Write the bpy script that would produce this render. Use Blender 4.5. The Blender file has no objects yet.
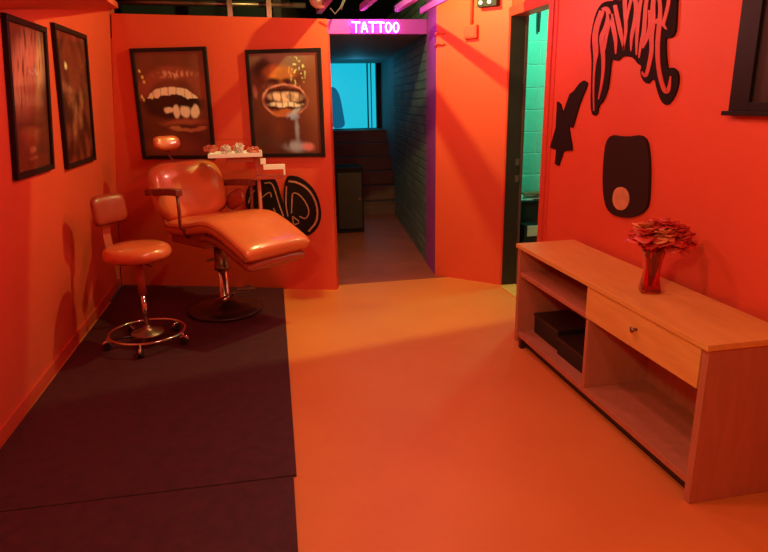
import bpy, bmesh, math, random
from mathutils import Vector, Matrix
from mathutils.geometry import tessellate_polygon
from math import sin, cos, radians, pi
random.seed(7)
C = bpy.context.scene.collection
V = Vector

# ------------------------------------------------------------------ camera
F, H = 620.0, 1.5
P, ROLL, YAW = radians(15.8), radians(1.0), radians(11.3)
fwd = V((sin(YAW)*cos(P), cos(YAW)*cos(P), -sin(P)))
r0 = V((cos(YAW), -sin(YAW), 0)); u0 = r0.cross(fwd)
rt = r0*cos(ROLL) - u0*sin(ROLL); up = rt.cross(fwd)
cam_d = bpy.data.cameras.new('camera'); cam = bpy.data.objects.new('camera', cam_d); C.objects.link(cam)
cam_d.sensor_width = 36; cam_d.lens = F*36/768; cam_d.clip_start = 0.05
cam.matrix_world = Matrix(((rt.x, up.x, -fwd.x, 0), (rt.y, up.y, -fwd.y, 0), (rt.z, up.z, -fwd.z, H), (0, 0, 0, 1)))
bpy.context.scene.camera = cam

# measuring from the photo: a photo point on the right wall / back partition
def ray(px, py): return fwd + rt*((px-384)/F) - up*((py-276)/F)
XR = 1.93
def on_right(px, py):
    d = ray(px, py); t = XR/d.x
    return (d.y*t, H+d.z*t)                    # (y, z)
BA = V((-1.235, 5.5, 0)); BE = V((0.577, 4.885, 0))
BU = (BE-BA).normalized(); BN = V((BU.y, -BU.x, 0)); BL = (BE-BA).length
def on_back(px, py):
    d = ray(px, py); t = (BA-V((0, 0, H))).dot(BN)/d.dot(BN)
    p = V((0, 0, H))+d*t
    return ((p-BA).dot(BU), p.z)               # (s, z)

# frames: a flat outline in (a, b) plus distance d off the wall -> world
def RW(a, b, d): return V((XR-d, a, b))
def BW(a, b, d): return BA + BU*a + BN*d + V((0, 0, b))
LK = 0.095
LN = V((1, -0.008, -LK)).normalized()
def LW(a, b, d): return V((-1.272+0.008*a+LK*b, a, b)) + LN*d

# ------------------------------------------------------------------ materials
M = {}
def mat(name, col, rough=0.5, metal=0.0, noise=0.0, nscale=8.0, bump=0.0, bscale=60.0, coat=0.0, emis=None, estr=0.0, trans=0.0, spec=0.5, col2=None):
    m = bpy.data.materials.new(name); m.use_nodes = True; nt = m.node_tree; b = nt.nodes['Principled BSDF']
    b.inputs['Base Color'].default_value = (*col, 1); b.inputs['Roughness'].default_value = rough
    b.inputs['Metallic'].default_value = metal; b.inputs['Coat Weight'].default_value = coat
    b.inputs['Coat Roughness'].default_value = 0.12
    b.inputs['Specular IOR Level'].default_value = spec
    b.inputs['Transmission Weight'].default_value = trans
    if emis: b.inputs['Emission Color'].default_value = (*emis, 1); b.inputs['Emission Strength'].default_value = estr
    tc = nt.nodes.new('ShaderNodeTexCoord')
    if noise > 0 or col2:
        n = nt.nodes.new('ShaderNodeTexNoise'); n.inputs['Scale'].default_value = nscale; n.inputs['Detail'].default_value = 6
        nt.links.new(tc.outputs['Object'], n.inputs['Vector'])
        r = nt.nodes.new('ShaderNodeValToRGB')
        c2 = col2 or tuple(c*(1-noise) for c in col)
        r.color_ramp.elements[0].position = 0.3; r.color_ramp.elements[1].position = 0.7
        r.color_ramp.elements[0].color = (*c2, 1); r.color_ramp.elements[1].color = (*col, 1)
        nt.links.new(n.outputs['Fac'], r.inputs['Fac']); nt.links.new(r.outputs['Color'], b.inputs['Base Color'])
    if bump > 0:
        n = nt.nodes.new('ShaderNodeTexNoise'); n.inputs['Scale'].default_value = bscale; n.inputs['Detail'].default_value = 5
        nt.links.new(tc.outputs['Object'], n.inputs['Vector'])
        bp = nt.nodes.new('ShaderNodeBump'); bp.inputs['Strength'].default_value = bump; bp.inputs['Distance'].default_value = 0.01
        nt.links.new(n.outputs['Fac'], bp.inputs['Height']); nt.links.new(bp.outputs['Normal'], b.inputs['Normal'])
    M[name] = m; return m
def block_mat(name, col, mortar, bw, bh, rot, bump=0.6, rough=0.6, msize=0.008, noise=0.15):
    """painted masonry: courses along a wall; rot turns object space so that X runs along the wall and Y is up"""
    m = bpy.data.materials.new(name); m.use_nodes = True; nt = m.node_tree; b = nt.nodes['Principled BSDF']
    b.inputs['Roughness'].default_value = rough
    tc = nt.nodes.new('ShaderNodeTexCoord'); sp = nt.nodes.new('ShaderNodeSeparateXYZ'); mp = nt.nodes.new('ShaderNodeCombineXYZ')
    nt.links.new(tc.outputs['Object'], sp.inputs[0]); nt.links.new(sp.outputs[rot], mp.inputs[0]); nt.links.new(sp.outputs['Z'], mp.inputs[1])
    br = nt.nodes.new('ShaderNodeTexBrick'); br.inputs['Scale'].default_value = 1
    br.inputs['Brick Width'].default_value = bw; br.inputs['Row Height'].default_value = bh; br.inputs['Mortar Size'].default_value = msize
    br.inputs['Mortar Smooth'].default_value = 0.6
    br.inputs['Color1'].default_value = (*col, 1); br.inputs['Color2'].default_value = (*[c*(1-noise) for c in col], 1); br.inputs['Mortar'].default_value = (*mortar, 1)
    wn = nt.nodes.new('ShaderNodeTexNoise'); wn.inputs['Scale'].default_value = 6
    nt.links.new(mp.outputs[0], wn.inputs['Vector'])
    mx = nt.nodes.new('ShaderNodeVectorMath'); mx.operation = 'MULTIPLY_ADD'
    nt.links.new(wn.outputs['Color'], mx.inputs[0]); mx.inputs[1].default_value = (0.02, 0.02, 0.0); nt.links.new(mp.outputs[0], mx.inputs[2])
    nt.links.new(mx.outputs['Vector'], br.inputs['Vector'])
    nt.links.new(br.outputs['Color'], b.inputs['Base Color'])
    n2 = nt.nodes.new('ShaderNodeTexNoise'); n2.inputs['Scale'].default_value = 30; n2.inputs['Detail'].default_value = 6
    nt.links.new(tc.outputs['Object'], n2.inputs['Vector'])
    ad = nt.nodes.new('ShaderNodeMath'); ad.operation = 'MULTIPLY_ADD'; ad.inputs[1].default_value = 0.5
    nt.links.new(n2.outputs['Fac'], ad.inputs[0])
    iv = nt.nodes.new('ShaderNodeMath'); iv.operation = 'SUBTRACT'; iv.inputs[0].default_value = 1.0
    nt.links.new(br.outputs['Fac'], iv.inputs[1]); nt.links.new(iv.outputs[0], ad.inputs[2])
    bp = nt.nodes.new('ShaderNodeBump'); bp.inputs['Strength'].default_value = bump; bp.inputs['Distance'].default_value = 0.012
    nt.links.new(ad.outputs[0], bp.inputs['Height']); nt.links.new(bp.outputs['Normal'], b.inputs['Normal'])
    M[name] = m; return m

WALL = (0.80, 0.090, 0.036)
mat('orange_wall', WALL, 0.55, noise=0.10, nscale=1.6, bump=0.12, bscale=14)
mat('orange_trim', (0.72, 0.068, 0.032), 0.5, noise=0.1, nscale=4)
block_mat('orange_block', WALL, (0.72, 0.07, 0.03), 0.40, 0.10, 'X', bump=0.12, msize=0.005, noise=0.05)
mat('orange_floor', (0.84, 0.238, 0.058), 0.48, noise=0.28, nscale=1.7, bump=0.10, bscale=9, col2=(0.76, 0.185, 0.046))
mat('black_ceiling', (0.025, 0.020, 0.020), 0.8, noise=0.3)
mat('neon_lit_paint', (0.46, 0.055, 0.52), 0.55, noise=0.15, nscale=5)  # neon's magenta light put into the colour of beam, post and battens
mat('white_paint', (0.70, 0.66, 0.68), 0.55, noise=0.15, nscale=5)
mat('grey_paint', (0.30, 0.32, 0.36), 0.7, noise=0.2, nscale=4)
block_mat('grey_brick', (0.22, 0.28, 0.32), (0.12, 0.15, 0.17), 0.22, 0.08, 'Y', bump=1.0, msize=0.01, noise=0.35)
block_mat('mint_block', (0.34, 0.74, 0.60), (0.55, 0.90, 0.78), 0.40, 0.20, 'X', bump=0.8, msize=0.008, noise=0.12)
mat('shaded_floor', (0.42, 0.07, 0.04), 0.5, noise=0.3, nscale=3)  # orange floor with the hall's shade put into a darker colour
mat('stair_wood', (0.16, 0.055, 0.045), 0.6, noise=0.3, nscale=5)
mat('dark_board', (0.10, 0.045, 0.04), 0.7, noise=0.4, nscale=6)
mat('rubber', (0.080, 0.011, 0.020), 0.62, noise=0.3, nscale=20, bump=0.15, bscale=200, spec=0.35)
mat('black_frame', (0.012, 0.007, 0.007), 0.45, spec=0.25)
mat('black_plain', (0.015, 0.010, 0.010), 0.6, bump=0.1)
mat('brown_black', (0.030, 0.014, 0.010), 0.45, noise=0.2)
mat('plaque_black', (0.016, 0.005, 0.005), 0.85, spec=0.2, bump=0.2, bscale=40)
mat('plaque_brown', (0.030, 0.008, 0.006), 0.8, spec=0.2, bump=0.2, bscale=40)
mat('tan_paint', (0.75, 0.30, 0.14), 0.6, noise=0.3, nscale=14)
mat('line_tan', (0.62, 0.26, 0.15), 0.6, noise=0.3, nscale=20)
mat('letter_red', (0.72, 0.065, 0.03), 0.55, noise=0.15, nscale=20)
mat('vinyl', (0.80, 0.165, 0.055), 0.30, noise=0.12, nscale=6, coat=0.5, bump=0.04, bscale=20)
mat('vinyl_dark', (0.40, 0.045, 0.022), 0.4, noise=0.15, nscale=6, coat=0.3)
mat('maroon_plastic', (0.22, 0.030, 0.022), 0.4, noise=0.1)
mat('chrome', (0.85, 0.78, 0.76), 0.14, metal=1.0)
mat('dull_metal', (0.35, 0.16, 0.13), 0.35, metal=0.8, noise=0.2)
mat('dark_metal', (0.06, 0.03, 0.03), 0.3, metal=0.6)
mat('painted_steel', (0.50, 0.09, 0.045), 0.45)
mat('white_metal', (0.92, 0.86, 0.80), 0.35)
mat('plastic_clear', (0.85, 0.60, 0.58), 0.15, noise=0.4, nscale=30)
mat('plastic_red', (0.80, 0.20, 0.14), 0.2, noise=0.4, nscale=30)
mat('red_glass', (0.95, 0.05, 0.06), 0.05, trans=0.92, coat=0.5)
mat('petal', (0.85, 0.07, 0.05), 0.5, noise=0.35, nscale=30)
mat('petal_pale', (0.90, 0.26, 0.10), 0.5, noise=0.3, nscale=30)
mat('stem_dark', (0.035, 0.012, 0.010), 0.5)
mat('peach_cloth', (0.80, 0.50, 0.40), 0.6, noise=0.3, nscale=10)
mat('cable', (0.10, 0.05, 0.06), 0.5)
mat('paper', (0.80, 0.74, 0.66), 0.7, noise=0.15, nscale=12)
mat('rust_paper', (0.55, 0.16, 0.07), 0.6, noise=0.5, nscale=20)
mat('cyan_pane', (0.02, 0.30, 0.36), 0.3, emis=(0.010, 0.52, 0.70), estr=1.0)
mat('backlit_drape', (0.01, 0.16, 0.32), 0.6, emis=(0.004, 0.20, 0.38), estr=0.5)  # glow put into the cloth for window light coming through
mat('neon', (1, 0.5, 0.9), 0.4, emis=(0.80, 0.10, 0.80), estr=20)
mat('lamp_white', (0.9, 0.7, 0.6), 0.3, emis=(1.0, 0.6, 0.5), estr=1.5)

def wood_mat(name, c1, c2, rough=0.4, sc3=(9, 1.0, 9)):
    m = bpy.data.materials.new(name); m.use_nodes = True; nt = m.node_tree; b = nt.nodes['Principled BSDF']
    tc = nt.nodes.new('ShaderNodeTexCoord'); mp = nt.nodes.new('ShaderNodeMapping'); mp.inputs['Scale'].default_value = sc3
    n = nt.nodes.new('ShaderNodeTexNoise'); n.inputs['Scale'].default_value = 4; n.inputs['Detail'].default_value = 7; n.inputs['Distortion'].default_value = 0.6
    r = nt.nodes.new('ShaderNodeValToRGB'); r.color_ramp.elements[0].position = 0.35; r.color_ramp.elements[1].position = 0.68
    r.color_ramp.elements[0].color = (*c2, 1); r.color_ramp.elements[1].color = (*c1, 1)
    nt.links.new(tc.outputs['Object'], mp.inputs['Vector']); nt.links.new(mp.outputs['Vector'], n.inputs['Vector'])
    nt.links.new(n.outputs['Fac'], r.inputs['Fac']); nt.links.new(r.outputs['Color'], b.inputs['Base Color'])
    b.inputs['Roughness'].default_value = rough
    M[name] = m
wood_mat('pale_wood', (0.84, 0.41, 0.11), (0.76, 0.34, 0.085))
wood_mat('shaded_wood', (0.54, 0.175, 0.10), (0.48, 0.15, 0.085), 0.5, (6, 6, 0.8))  # console wood darkened to carry the shade of its end and inside

# ------------------------------------------------------------------ mesh helpers (all in world coordinates)
def nb(): return bmesh.new()
def box(bm, p0, p1, fn=None):
    x0, y0, z0 = p0; x1, y1, z1 = p1
    co = [(x0,y0,z0),(x1,y0,z0),(x1,y1,z0),(x0,y1,z0),(x0,y0,z1),(x1,y0,z1),(x1,y1,z1),(x0,y1,z1)]
    vs = [bm.verts.new(fn(*c) if fn else c) for c in co]
    for f in ((0,3,2,1),(4,5,6,7),(0,1,5,4),(1,2,6,5),(2,3,7,6),(3,0,4,7)): bm.faces.new([vs[i] for i in f])
def ring_frame(d):
    d = d.normalized(); a = V((0,0,1)) if abs(d.z) < 0.9 else V((1,0,0))
    s = d.cross(a).normalized(); return s, s.cross(d).normalized()
def tube(bm, pts, r, n=10, closed=False, flat=1.0):
    pts = [V(p) for p in pts]; rings = []; N = len(pts); prev = None
    for i, p in enumerate(pts):
        a = pts[(i-1) % N] if (closed or i > 0) else p; b = pts[(i+1) % N] if (closed or i < N-1) else p
        d = (b-a).normalized()
        if prev is None: s, t = ring_frame(d)
        else:
            s = (prev - d*prev.dot(d)).normalized(); t = s.cross(d).normalized()
        prev = s
        rr = r[i] if isinstance(r, (list, tuple)) else r
        rings.append([bm.verts.new(p + s*cos(2*pi*k/n)*rr + t*sin(2*pi*k/n)*rr*flat) for k in range(n)])
    M_ = N if closed else N-1
    for i in range(M_):
        A, B = rings[i], rings[(i+1) % N]
        for k in range(n): bm.faces.new((A[k], A[(k+1) % n], B[(k+1) % n], B[k]))
    if not closed:
        bm.faces.new(rings[0][::-1]); bm.faces.new(rings[-1])
def lathe(bm, c, prof, n=32, sq=None):
    c = V(c); rings = []
    for (r, z) in prof:
        rg = []
        for k in range(n):
            a = 2*pi*k/n; q = 1.0
            if sq: q = 1/max(abs(cos(a+sq)), abs(sin(a+sq)))**0.75
            rg.append(bm.verts.new(c + V((cos(a)*r*q, sin(a)*r*q, z))))
        rings.append(rg)
    for A, B in zip(rings, rings[1:]):
        for k in range(n): bm.faces.new((A[k], A[(k+1) % n], B[(k+1) % n], B[k]))
    if prof[0][0] > 0: bm.faces.new(rings[0][::-1])
    if prof[-1][0] > 0: bm.faces.new(rings[-1])
def prism(bm, poly, fn, d0, d1):
    """outline (a,b) on a wall frame fn, extruded from distance d0 to d1"""
    A = [bm.verts.new(fn(a, b, d0)) for a, b in poly]; B = [bm.verts.new(fn(a, b, d1)) for a, b in poly]
    n = len(poly)
    for tri in tessellate_polygon([[V((a, b, 0)) for a, b in poly]]):
        bm.faces.new([A[i] for i in tri]); bm.faces.new([B[i] for i in tri][::-1])
    for k in range(n): bm.faces.new((A[k], B[k], B[(k+1) % n], A[(k+1) % n]))
def ribbon(bm, pts, w, fn, d0, d1, closed=False):
    pts = [V(p).to_2d() if len(p) > 2 else V(p) for p in pts]; n = len(pts); L = []; R = []
    for i, p in enumerate(pts):
        a = pts[(i-1) % n] if (closed or i > 0) else p; b = pts[(i+1) % n] if (closed or i < n-1) else p
        d = (b-a); d = d.normalized() if d.length > 0 else V((1, 0)); nrm = V((-d.y, d.x))
        ww = (w[i] if isinstance(w, (list, tuple)) else w)/2
        L.append(p+nrm*ww); R.append(p-nrm*ww)
    l0 = [bm.verts.new(fn(q.x, q.y, d0)) for q in L]; l1 = [bm.verts.new(fn(q.x, q.y, d1)) for q in L]
    q0 = [bm.verts.new(fn(q.x, q.y, d0)) for q in R]; q1 = [bm.verts.new(fn(q.x, q.y, d1)) for q in R]
    m = n if closed else n-1
    for i in range(m):
        j = (i+1) % n
        for f in ((l1[i], l1[j], q1[j], q1[i]), (l0[i], q0[i], q0[j], l0[j]), (l0[i], l0[j], l1[j], l1[i]), (q0[j], q0[i], q1[i], q1[j])):
            bm.faces.new(f)
    if not closed:
        bm.faces.new((l0[0], l1[0], q1[0], q0[0])); bm.faces.new((l0[-1], q0[-1], q1[-1], l1[-1]))
def smooth_poly(pts, it=2):
    for _ in range(it):
        o = []
        for i in range(len(pts)):
            a, b = V(pts[i]), V(pts[(i+1) % len(pts)]); o += [tuple(a*0.75+b*0.25), tuple(a*0.25+b*0.75)]
        pts = o
    return pts
def smooth_line(pts, it=2):
    for _ in range(it):
        o = [pts[0]]
        for a, b in zip(pts, pts[1:]):
            a, b = V(a), V(b); o += [tuple(a*0.75+b*0.25), tuple(a*0.25+b*0.75)]
        o.append(pts[-1]); pts = o
    return pts
def worldloc(o):
    p = V((0, 0, 0))
    while o is not None: p += o.location; o = o.parent
    return p
def obj(name, bm, m, parent=None, bevel=0.0, smooth=False, seg=2, sub=0, origin=None):
    bmesh.ops.recalc_face_normals(bm, faces=bm.faces)
    if parent is not None: org = worldloc(parent)
    elif origin is not None: org = V(origin)
    else:
        xs = [v.co for v in bm.verts]
        org = V((sum(v.x for v in xs)/len(xs), sum(v.y for v in xs)/len(xs), min(v.z for v in xs)))
    bmesh.ops.translate(bm, verts=bm.verts, vec=-org)
    me = bpy.data.meshes.new(name); bm.to_mesh(me); bm.free()
    me.materials.append(M[m] if isinstance(m, str) else m)
    o = bpy.data.objects.new(name, me); C.objects.link(o)
    if parent is None: o.location = org
    else: o.parent = parent
    if smooth:
        for p in me.polygons: p.use_smooth = True
    if bevel > 0:
        md = o.modifiers.new('bevel', 'BEVEL'); md.width = bevel; md.segments = seg; md.limit_method = 'ANGLE'; md.angle_limit = radians(40)
    if sub:
        md = o.modifiers.new('sub', 'SUBSURF'); md.levels = sub; md.render_levels = sub
    return o
def tag(o, label, cat, group=None):
    o['label'] = label; o['category'] = cat
    if group: o['group'] = group
    return o
def thing(name, label, cat, loc, group=None):
    o = bpy.data.objects.new(name, None); C.objects.link(o); o.location = loc; o.empty_display_size = 0.1
    return tag(o, label, cat, group)
def struct(name, bm, m, parent=None, **k):
    o = obj(name, bm, m, parent, **k)
    if parent is None: o['kind'] = 'structure'
    return o

# ================================================================== THE SETTING
b = nb(); box(b, (-1.5, -1.6, -0.06), (4.0, 5.02, 0)); struct('floor', b, 'orange_floor')
b = nb()
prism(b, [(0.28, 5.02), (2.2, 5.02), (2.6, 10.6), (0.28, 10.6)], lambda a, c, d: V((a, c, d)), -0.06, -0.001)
struct('floor_hall', b, 'shaded_floor')
b = nb(); box(b, (-2.2, -1.6, 2.62), (4.0, 10.6, 2.70)); struct('ceiling', b, 'black_ceiling')
# left wall, leaning a little inwards like the photo's boards
b = nb(); prism(b, [(-1.6, 0), (5.60, 0), (5.60, 2.62), (-1.6, 2.62)], LW, 0.0, -0.06); struct('wall_left', b, 'orange_wall')
b = nb(); prism(b, [(-1.6, 0), (5.45, 0), (5.45, 0.085), (-1.6, 0.085)], LW, 0.012, 0.0); struct('baseboard_left', b, 'orange_trim', bevel=0.004)
# sloping soffit board along the top of the left wall
b = nb()
q = [LW(1.0, 1.62, 0), V((-0.30, 1.0, 1.72)), V((-0.955, 5.44, 2.215)), LW(5.5, 2.215, 0)]
lo = [b.verts.new(p) for p in q]; hi = [b.verts.new(p+V((0, 0, 0.04))) for p in q]
b.faces.new(lo); b.faces.new(hi[::-1])
for i in range(4): b.faces.new((lo[i], hi[i], hi[(i+1) % 4], lo[(i+1) % 4]))
struct('trim_1', b, 'orange_wall')
# back partition: lower and upper boards with a hairline joint between them
b = nb(); top_z = lambda s: 2.19 - 0.055*s
prism(b, [(0.02, 0), (BL, 0), (BL, 1.215), (0.13, 1.236)], BW, 0, -0.09)
prism(b, [(0.13, 1.239), (BL, 1.218), (BL, top_z(BL)), (0.24, top_z(0.24))], BW, 0, -0.09)
prism(b, [(0.02, 0), (BL, 0), (BL, 2.0), (0.2, 2.0)], BW, -0.006, -0.085)
struct('wall_back', b, 'orange_wall')
# dark wall far behind the partition
b = nb(); box(b, (-2.2, 7.0, 0), (0.2, 7.08, 2.62)); struct('wall_behind_partition', b, 'black_ceiling')
b = nb(); box(b, (0.28, 5.02, 0), (0.36, 7.08, 2.05))
prism(b, [(0.28, 7.0), (0.36, 7.0), (0.95, 10.3), (0.87, 10.3)], lambda a, c, d: V((a, c, d)), 0, 2.62)
struct('wall_hall_left', b, 'dark_board')
# corner wall (angled, painted block) between hall opening and door
PA = V((1.484, 5.113, 0)); PB = V((1.935, 4.665, 0)); PU = (PB-PA).normalized(); PN = V((PU.y, -PU.x, 0)); PL = (PB-PA).length
def CW(a, b_, d): return PA + PU*a + PN*d + V((0, 0, b_))
b = nb(); prism(b, [(0, 0), (PL, 0), (PL, 2.62), (0, 2.62)], CW, 0, -0.03)
o = struct('wall_corner', b, 'orange_wall', origin=PA)
# hall right wall: pale plastered end by the opening, then rough brick
HB = V((1.80, 8.15, 0)); HU = (HB-V((1.50, 5.13, 0))).normalized()
b = nb(); prism(b, [(1.484, 5.113), (1.525, 5.56), (1.66, 5.56), (1.55, 5.10)], lambda a, c, d: V((a, c, d)), 0, 2.62)
struct('wall_post', b, 'neon_lit_paint')
b = nb(); prism(b, [(1.530, 5.561), (1.80, 8.15), (2.04, 8.15), (1.70, 5.561)], lambda a, c, d: V((a, c, d)), 0, 2.62)
struct('wall_hall_right', b, 'grey_brick')
b = nb(); prism(b, [(1.86, 8.151), (2.02, 10.3), (2.2, 10.3), (2.04, 8.151)], lambda a, c, d: V((a, c, d)), 0, 2.62)
struct('wall_stair_right', b, 'grey_paint')
# header beam over the opening
b = nb()
def HD(a, b_, d):
    A = V((0.577, 4.930, 0)); B = V((1.522, 5.53, 0)); U = (B-A).normalized(); N = V((U.y, -U.x, 0))
    return A + U*a + N*d + V((0, 0, b_))
HL = (V((1.522, 5.53, 0))-V((0.577, 4.930, 0))).length
prism(b, [(0, 1.985), (HL, 2.045), (HL, 2.165), (0, 2.088)], HD, 0, -0.12); struct('trim_2', b, 'neon_lit_paint', bevel=0.005)
b = nb(); prism(b, [(0.30, 5.06), (0.60, 5.10), (1.55, 5.70), (1.9, 8.2), (2.1, 10.3), (0.30, 10.3)], lambda a, c, d: V((a, c, d)), 2.06, 2.10); struct('ceiling_hall', b, 'grey_paint')
# right wall with the door opening (y 4.125 .. 4.66)
b = nb(); box(b, (XR, -1.6, 0), (2.04, 4.02, 2.62)); box(b, (XR, 4.02, 2.09), (2.04, 4.66, 2.62)); struct('wall_right', b, 'orange_wall')
b = nb(); box(b, (-1.5, -1.68, 0), (2.1, -1.6, 2.62)); struct('wall_near', b, 'orange_wall')
# door lining and casing
b = nb(); box(b, (XR-0.004, 4.645, 0), (2.040, 4.66, 2.09)); struct('door_1', b, 'brown_black')
b = nb(); box(b, (2.0405, 4.635, 0), (2.060, 4.66, 2.09)); struct('trim_3', b, 'dark_board')
b = nb(); box(b, (XR-0.012, 3.955, 0), (2.045, 4.02, 2.15)); box(b, (XR-0.012, 4.02, 2.085), (2.045, 4.69, 2.15)); box(b, (XR-0.010, 4.655, 0), (2.0, 4.69, 2.086))
struct('trim_4', b, 'orange_trim', bevel=0.003)
b = nb(); box(b, (XR-0.005, 3.90, 0), (XR, 3.945, 2.62)); struct('trim_5', b, 'orange_trim')
b = nb(); box(b, (XR-0.03, 4.02, 0), (2.04, 4.64, 0.012)); struct('trim_6', b, 'pale_wood')
# room behind the door: mint block wall
b = nb(); box(b, (2.05, 5.6, 0), (4.0, 5.7, 2.62)); struct('wall_green_room', b, 'mint_block')
b = nb(); box(b, (3.4, 3.0, 0), (3.48, 5.6, 2.62)); box(b, (2.05, 2.96, 0), (3.48, 3.0, 2.62)); struct('wall_green_room_side', b, 'mint_block')
b = nb(); box(b, (2.02, 4.70, 0), (2.06, 5.6, 2.62)); struct('wall_green_room_left', b, 'grey_paint')
b = nb(); box(b, (2.05, 5.0, -0.001), (4.0, 5.7, 0.0)); struct('floor_green_room', b, 'shaded_floor')

# stairs up to the window, at the end of the hall
b = nb()
for k in range(6):
    box(b, (0.75, 8.2+0.24*k, 0.18*k), (1.862+0.018*k, 10.2, 0.18*(k+1)-0.025))
    box(b, (0.75, 8.18+0.24*k, 0.18*(k+1)-0.025), (1.860+0.018*k, 10.2, 0.18*(k+1)))
o = struct('trim_7', b, 'stair_wood')
# cyan window over the stairs
b = nb(); WY = 9.95
box(b, (0.7, WY, 0), (2.1, WY+0.08, 1.06)); box(b, (1.955, WY, 1.06), (2.1, WY+0.08, 2.07)); box(b, (0.7, WY, 1.06), (1.15, WY+0.08, 2.07))
struct('wall_hall_end', b, 'dark_board')
b = nb(); box(b, (1.15, WY-0.01, 1.045), (1.98, WY+0.06, 1.085)); box(b, (1.915, WY-0.01, 1.085), (1.98, WY+0.06, 2.07)); box(b, (1.775, WY+0.01, 1.085), (1.792, WY+0.05, 2.07)); box(b, (1.835, WY+0.01, 1.085), (1.845, WY+0.05, 2.07))
wn = struct('window_1', b, 'black_frame')
b = nb(); box(b, (1.15, WY+0.055, 1.08), (1.95, WY+0.065, 2.07)); obj('pane', b, 'cyan_pane', wn)
b = nb()
pts = [(1.15, 1.09), (1.42, 1.09), (1.39, 1.3), (1.36, 1.5), (1.33, 1.62), (1.28, 1.70), (1.22, 1.72), (1.15, 1.70)]
prism(b, smooth_poly(pts, 2), lambda a, c, d: V((a, d, c)), WY+0.02, WY+0.03)
tag(obj('window_drape', b, 'backlit_drape'), 'blue drape bunched at the lower left of the glowing cyan window', 'drape')

bx = thing('dark_cupboard', 'dark low cupboard standing at the left of the hall before the stairs', 'cupboard', (1.04, 7.35, 0))
b = nb(); box(b, (0.88, 7.15, 0.0), (1.20, 7.55, 0.74)); obj('body', b, 'plaque_black', bx, bevel=0.006)
b = nb(); box(b, (0.87, 7.135, 0.7405), (1.21, 7.56, 0.765)); obj('top', b, 'plaque_black', bx, bevel=0.003)
b = nb(); box(b, (0.90, 7.13, 0.05), (1.18, 7.149, 0.70)); dd_ = obj('door', b, 'brown_black', bx, bevel=0.003)
b = nb(); tube(b, [(1.15, 7.129, 0.40), (1.15, 7.118, 0.40)], 0.012, 12); obj('knob', b, 'dull_metal', dd_)

# ================================================================== FLOOR MATS
b = nb(); e = lambda y: 0.005 + 0.029*y
def far_edge(x): t = (x-BA.x)/(BE.x-BA.x); return BA.y+(BE.y-BA.y)*t-0.015
prism(b, [(-1.235, 2.30), (e(2.3), 2.285), (e(4.9), far_edge(e(4.9))), (-1.19, far_edge(-1.19))], lambda a, c, d: V((a, c, d)), 0.001, 0.013)
tag(obj('floor_mat', b, 'rubber', bevel=0.003), 'large black rubber mat under the wheeled stool and reclining chair', 'mat')
b = nb(); prism(b, [(-1.24, 0.2), (e(0.2)-0.012, 0.2), (e(2.27)-0.012, 2.277), (-1.237, 2.292)], lambda a, c, d: V((a, c, d)), 0.001, 0.013)
tag(obj('floor_mat', b, 'rubber', bevel=0.003), 'nearer black rubber mat, in front of the seam, with nothing standing on it', 'mat')

# ================================================================== POSTERS
def sst(a, b_, x):
    t = max(0, min(1, (x-a)/(b_-a))); return t*t*(3-2*t)
def ell(u, v, cu, cv, ru, rv, soft=0.3, rot=0.0):
    du, dv = u-cu, v-cv; c, s = cos(rot), sin(rot); du, dv = du*c+dv*s, -du*s+dv*c
    d = math.hypot(du/ru, dv/rv); return 1-sst(1-soft, 1+soft, d)
def mix(c, d, t): return tuple(a+(b_-a)*t for a, b_ in zip(c, d))
from mathutils import noise as mn
def nz(u, v, f): return 0.5+0.5*mn.noise(V((u*f, v*f, 3.1)))
def arc_band(u, v, cu, cv, ru, rv, w, soft=0.5):
    d = math.hypot((u-cu)/ru, (v-cv)/rv); return 1-sst(w*(1-soft), w*(1+soft), abs(d-1))
CREAM = (1.0, 0.80, 0.62)
def paint_grill(u, v):            # open mouth, upper and lower teeth
    c = mix((0.10, 0.020, 0.012), (0.22, 0.055, 0.028), nz(u, v, 3)*ell(u, v, .55, .15, .7, .4, .8))
    c = mix(c, (0.30, 0.09, 0.05), 0.6*ell(u, v, .95, .35, .16, .35, .8))
    c = mix(c, (0.34, 0.07, 0.04), 0.8*arc_band(u, v, .52, .42, .46, .22, .25)*(v < .45))
    c = mix(c, (0.75, 0.35, 0.25), 0.9*ell(u, v, .56, .215, .24, .03, .7)*sst(.45, .6, nz(u, v, 26)))
    c = mix(c, (0.016, 0.004, 0.004), ell(u, v, .48, .50, .44, .13, .2))
    d = math.hypot((u-.50)/.36, (v-.50)/.155)
    up_ = (1-sst(.80, 1.02, abs(d-.90)*4.2))*(v < .44)
    c = mix(c, CREAM, up_*(0.55+0.45*sst(.12, .3, abs(math.sin(u*28)))))
    for cu, ru in ((.42, .07), (.53, .05), (.66, .075), (.80, .055)):
        c = mix(c, CREAM, 0.95*ell(u, v, cu, .57+(.0 if cu > .45 else -.02), ru, .062 if cu > .5 else .03, .25))
    c = mix(c, (0.42, 0.10, 0.05), 0.9*ell(u, v, .62, .67, .30, .028, .6))
    c = mix(c, (0.60, 0.22, 0.10), 0.8*arc_band(u, v, .68, .70, .22, .055, .3)*(v > .71))
    c = mix(c, (0.40, 0.10, 0.05), 0.5*ell(u, v, .45, .90, .32, .1, .8))
    for a, e_ in ((.06, .16), (.08, .22), (.04, .42), (.06, .45), (.10, .27), (.20, .43)):
        c = mix(c, (0.95, 0.85, 0.30), ell(u, v, a, e_, .016, .016, .5))
    return c
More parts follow.
